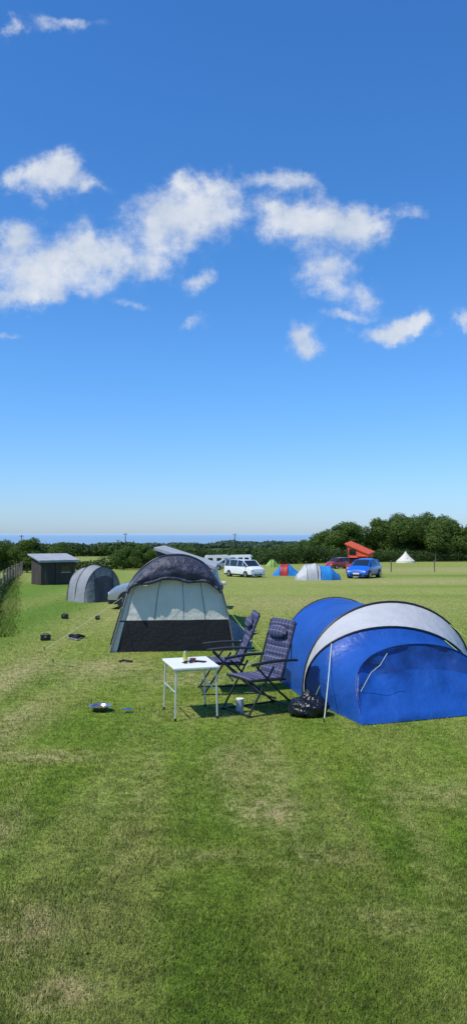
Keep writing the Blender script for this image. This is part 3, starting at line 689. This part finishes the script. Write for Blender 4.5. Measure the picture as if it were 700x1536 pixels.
k=MB([M['blue']]); k.grid([[wr(Vector((-.06+.03*i,-.03+.02*j,.045)),.04,14) for j in range(5)] for i in range(5)],0); k.build('blue_cloth',gp(-1.33,9.85))
def crate(name,x,y,w,d_,h_,rz,m):
    k=MB([m,M['steel']]); k.box((0,0,h_*.45+.01),(w,d_,h_*.9),0,bev=.012); k.box((0,0,h_*.93+.01),(w*1.05,d_*1.05,h_*.12),0,bev=.01); k.tube([(-w*.3,0,h_),(-w*.25,0,h_*1.3),(w*.25,0,h_*1.3),(w*.3,0,h_)],.008,0,6); k.box((0,-d_/2-.003,h_*.75),(.04,.012,.04),1)
    k.build(name,gp(x,y),rz)
crate('tool_box',-4.2,17.4,.22,.13,.12,.2,M['black']); crate('storage_box',-4.9,22.6,.18,.12,.13,-.3,M['black']); crate('small_case',-3.9,22.3,.12,.1,.1,.4,M['black'])
def shoe(x,y,rz):
    k=MB([M['blackfab'],M['lgrey']]); R=[]
    for X,w,z in((-.13,.02,.05),(-.12,.04,.09),(-.05,.045,.10),(.02,.045,.08),(.09,.048,.055),(.14,.035,.035),(.155,.01,.02)):
        R.append([(X,-w,.0),(X,-w*1.05,z*.5),(X,-w*.6,z),(X,w*.6,z),(X,w*1.05,z*.5),(X,w,0)])
    k.grid(R,0); k.add(R[0],[tuple(range(6))],0); k.box((0,0,.012),(.3,.1,.024),1,bev=.01); k.build('shoe',gp(x,y,.015),rz)
shoe(-3.62,17.7,.3); shoe(-3.50,17.75,.8); shoe(-3.55,17.5,2.2)
k=MB([M['blackfab']]); k.tube([(-.12,0,.02),(-.04,.03,.04),(.05,-.02,.03),(.12,.01,.02)],.02,0,6); k.build('black_strap',gp(-1.95,14.1))
k=MB([M['sky'],M['tablewhite']]); k.cyl((0,0,0),(0,0,.2),.11,0,16,.13); k.cyl((0,0,.2),(0,0,.215),.135,1,16); k.build('bucket',gp(.25,15.6))
# ------------------------------------------------------------ world
w=bpy.data.worlds.new('World'); bpy.context.scene.world=w; w.use_nodes=True; t=w.node_tree; N=t.nodes; L=t.links
EL=math.radians(58); AZ=math.radians(236)
sun_dir=Vector((math.sin(AZ)*math.cos(EL),math.cos(AZ)*math.cos(EL),math.sin(EL)))
sk=N.new('ShaderNodeTexSky'); sk.sky_type='NISHITA'; sk.sun_disc=False; sk.sun_elevation=EL; sk.sun_rotation=AZ; sk.ozone_density=3.0; sk.air_density=1.0; sk.dust_density=.3
bg=N['Background']; bg.inputs[1].default_value=.125
tc=N.new('ShaderNodeTexCoord'); s=N.new('ShaderNodeSeparateXYZ'); L.new(tc.outputs['Generated'],s.inputs[0])
yy=math_n(t,'MAXIMUM',s.outputs[1],.05); uu=math_n(t,'DIVIDE',s.outputs[0],yy); vv=math_n(t,'DIVIDE',s.outputs[2],yy)
cb=N.new('ShaderNodeCombineXYZ'); L.new(uu,cb.inputs[0]); L.new(vv,cb.inputs[1])
def wn(sc,det,r=.6,off=(0,0,0),lac=2.1):
    mp=N.new('ShaderNodeMapping'); mp.inputs['Location'].default_value=off; L.new(cb.outputs[0],mp.inputs[0])
    n=N.new('ShaderNodeTexNoise'); n.inputs['Scale'].default_value=sc; n.inputs['Detail'].default_value=det; n.inputs['Roughness'].default_value=r; n.inputs['Lacunarity'].default_value=lac
    L.new(mp.outputs[0],n.inputs['Vector']); return n
n1=wn(14,5)
wv_=N.new('ShaderNodeVectorMath'); wv_.operation='MULTIPLY_ADD'; L.new(n1.outputs['Color'],wv_.inputs[0]); wv_.inputs[1].default_value=(.085,.065,0); wv_.inputs[2].default_value=(-.0425,-.0325,0)
va=N.new('ShaderNodeVectorMath'); va.operation='ADD'; L.new(cb.outputs[0],va.inputs[0]); L.new(wv_.outputs[0],va.inputs[1])
PX=[(68,265,42,26,1),(95,240,22,18,.9),(22,258,18,14,.6),(135,276,20,12,.8),(15,352,26,22,.8),(40,398,62,36,1),(95,425,45,20,.7),(25,440,45,14,.7),
 (130,358,28,24,.9),(175,388,60,24,1),(235,335,45,36,1),(290,315,38,40,.9),(268,272,18,12,.8),(335,288,36,26,.8),(325,262,14,12,.7),(350,318,22,14,.4),(412,270,32,13,.85),(440,262,14,10,.7),(475,281,14,10,.5),
 (435,335,42,26,.95),(500,328,52,28,1),(553,328,24,28,.9),(415,312,18,12,.6),(495,395,40,20,.85),(495,425,30,16,.7),(545,435,22,18,.7),(300,422,26,11,.8),(293,480,17,9,.75),
 (456,505,22,20,.9),(450,488,12,10,.5),(475,518,14,10,.5),(565,495,36,12,.85),(612,490,36,14,.9),(637,487,14,18,.8),(697,478,12,16,.9),(630,314,24,10,.6),(92,20,38,10,.8),(5,28,12,16,.8),(15,490,22,6,.45),(190,455,30,6,.4),(520,465,30,8,.5)]
cl=[((a-350)/1160,(800-b)/1160,c/1160,d/1160,e*1.0) for a,b,c,d,e in PX]
bsum=blobs(t,va.outputs[0],cl,.45)
n2=wn(26,8,.62)
n3=wn(9,4,.5,(3,1,0))
dens=math_n(t,'ADD',bsum,math_n(t,'MULTIPLY_ADD',n2.outputs['Fac'],1.9,-.95)); dens=math_n(t,'ADD',dens,math_n(t,'MULTIPLY_ADD',n3.outputs['Fac'],.5,-.25))
mr=N.new('ShaderNodeMapRange'); mr.interpolation_type='SMOOTHSTEP'; mr.inputs[1].default_value=.04; mr.inputs[2].default_value=1.25; mr.inputs[4].default_value=.92; L.new(dens,mr.inputs[0])
gate=N.new('ShaderNodeMapRange'); gate.inputs[1].default_value=.03; gate.inputs[2].default_value=.3; L.new(bsum,gate.inputs[0])
fac=math_n(t,'MULTIPLY',mr.outputs[0],gate.outputs[0]); fac=math_n(t,'MULTIPLY',fac,math_n(t,'GREATER_THAN',s.outputs[1],.06))
rp=N.new('ShaderNodeValToRGB'); L.new(s.outputs[2],rp.inputs[0]); e=rp.color_ramp.elements
e[0].position=0.0; e[0].color=(.36,.49,.77,1); e[1].position=.6; e[1].color=(.24,.56,.90,1)
x=e.new(.06); x.color=(.36,.52,.77,1); x=e.new(.17); x.color=(.32,.56,.82,1); x=e.new(.35); x.color=(.27,.57,.85,1)
tint=mixc(t,1.0,sk.outputs[0],rp.outputs[0],'MULTIPLY')
dbl=N.new('ShaderNodeVectorMath'); dbl.operation='SCALE'; L.new(tint,dbl.inputs[0]); dbl.inputs['Scale'].default_value=1.7
ct_=wn(17,6,.6,(5,2,0)); sh=N.new('ShaderNodeMapRange'); sh.inputs[1].default_value=.35; sh.inputs[2].default_value=.65; L.new(ct_.outputs['Fac'],sh.inputs[0])
cc=mixc(t,sh.outputs[0],(4.7,5.3,6.2),(6.6,6.8,7.1))
fin=mixc(t,fac,dbl.outputs[0],cc); L.new(fin,bg.inputs[0])
# sun
sl=bpy.data.lights.new('sun','SUN'); sl.energy=4.5; sl.angle=math.radians(.53); sl.color=(1,.95,.86)
so=bpy.data.objects.new('sun',sl); so.rotation_euler=sun_dir.to_track_quat('Z','Y').to_euler(); so.location=(-20,-5,40); col.objects.link(so)
# camera
cd=bpy.data.cameras.new('camera'); cam=bpy.data.objects.new('camera',cd); col.objects.link(cam)
cam.location=(0,0,CAMH); cam.rotation_euler=(math.radians(90+1.58),0,0); cd.sensor_fit='VERTICAL'; cd.sensor_height=24; cd.lens=24*1160/1536; cd.clip_end=100000; cd.clip_start=.05
sc=bpy.context.scene; sc.camera=cam; sc.view_settings.view_transform='Standard'; sc.view_settings.look='None'; sc.view_settings.exposure=0
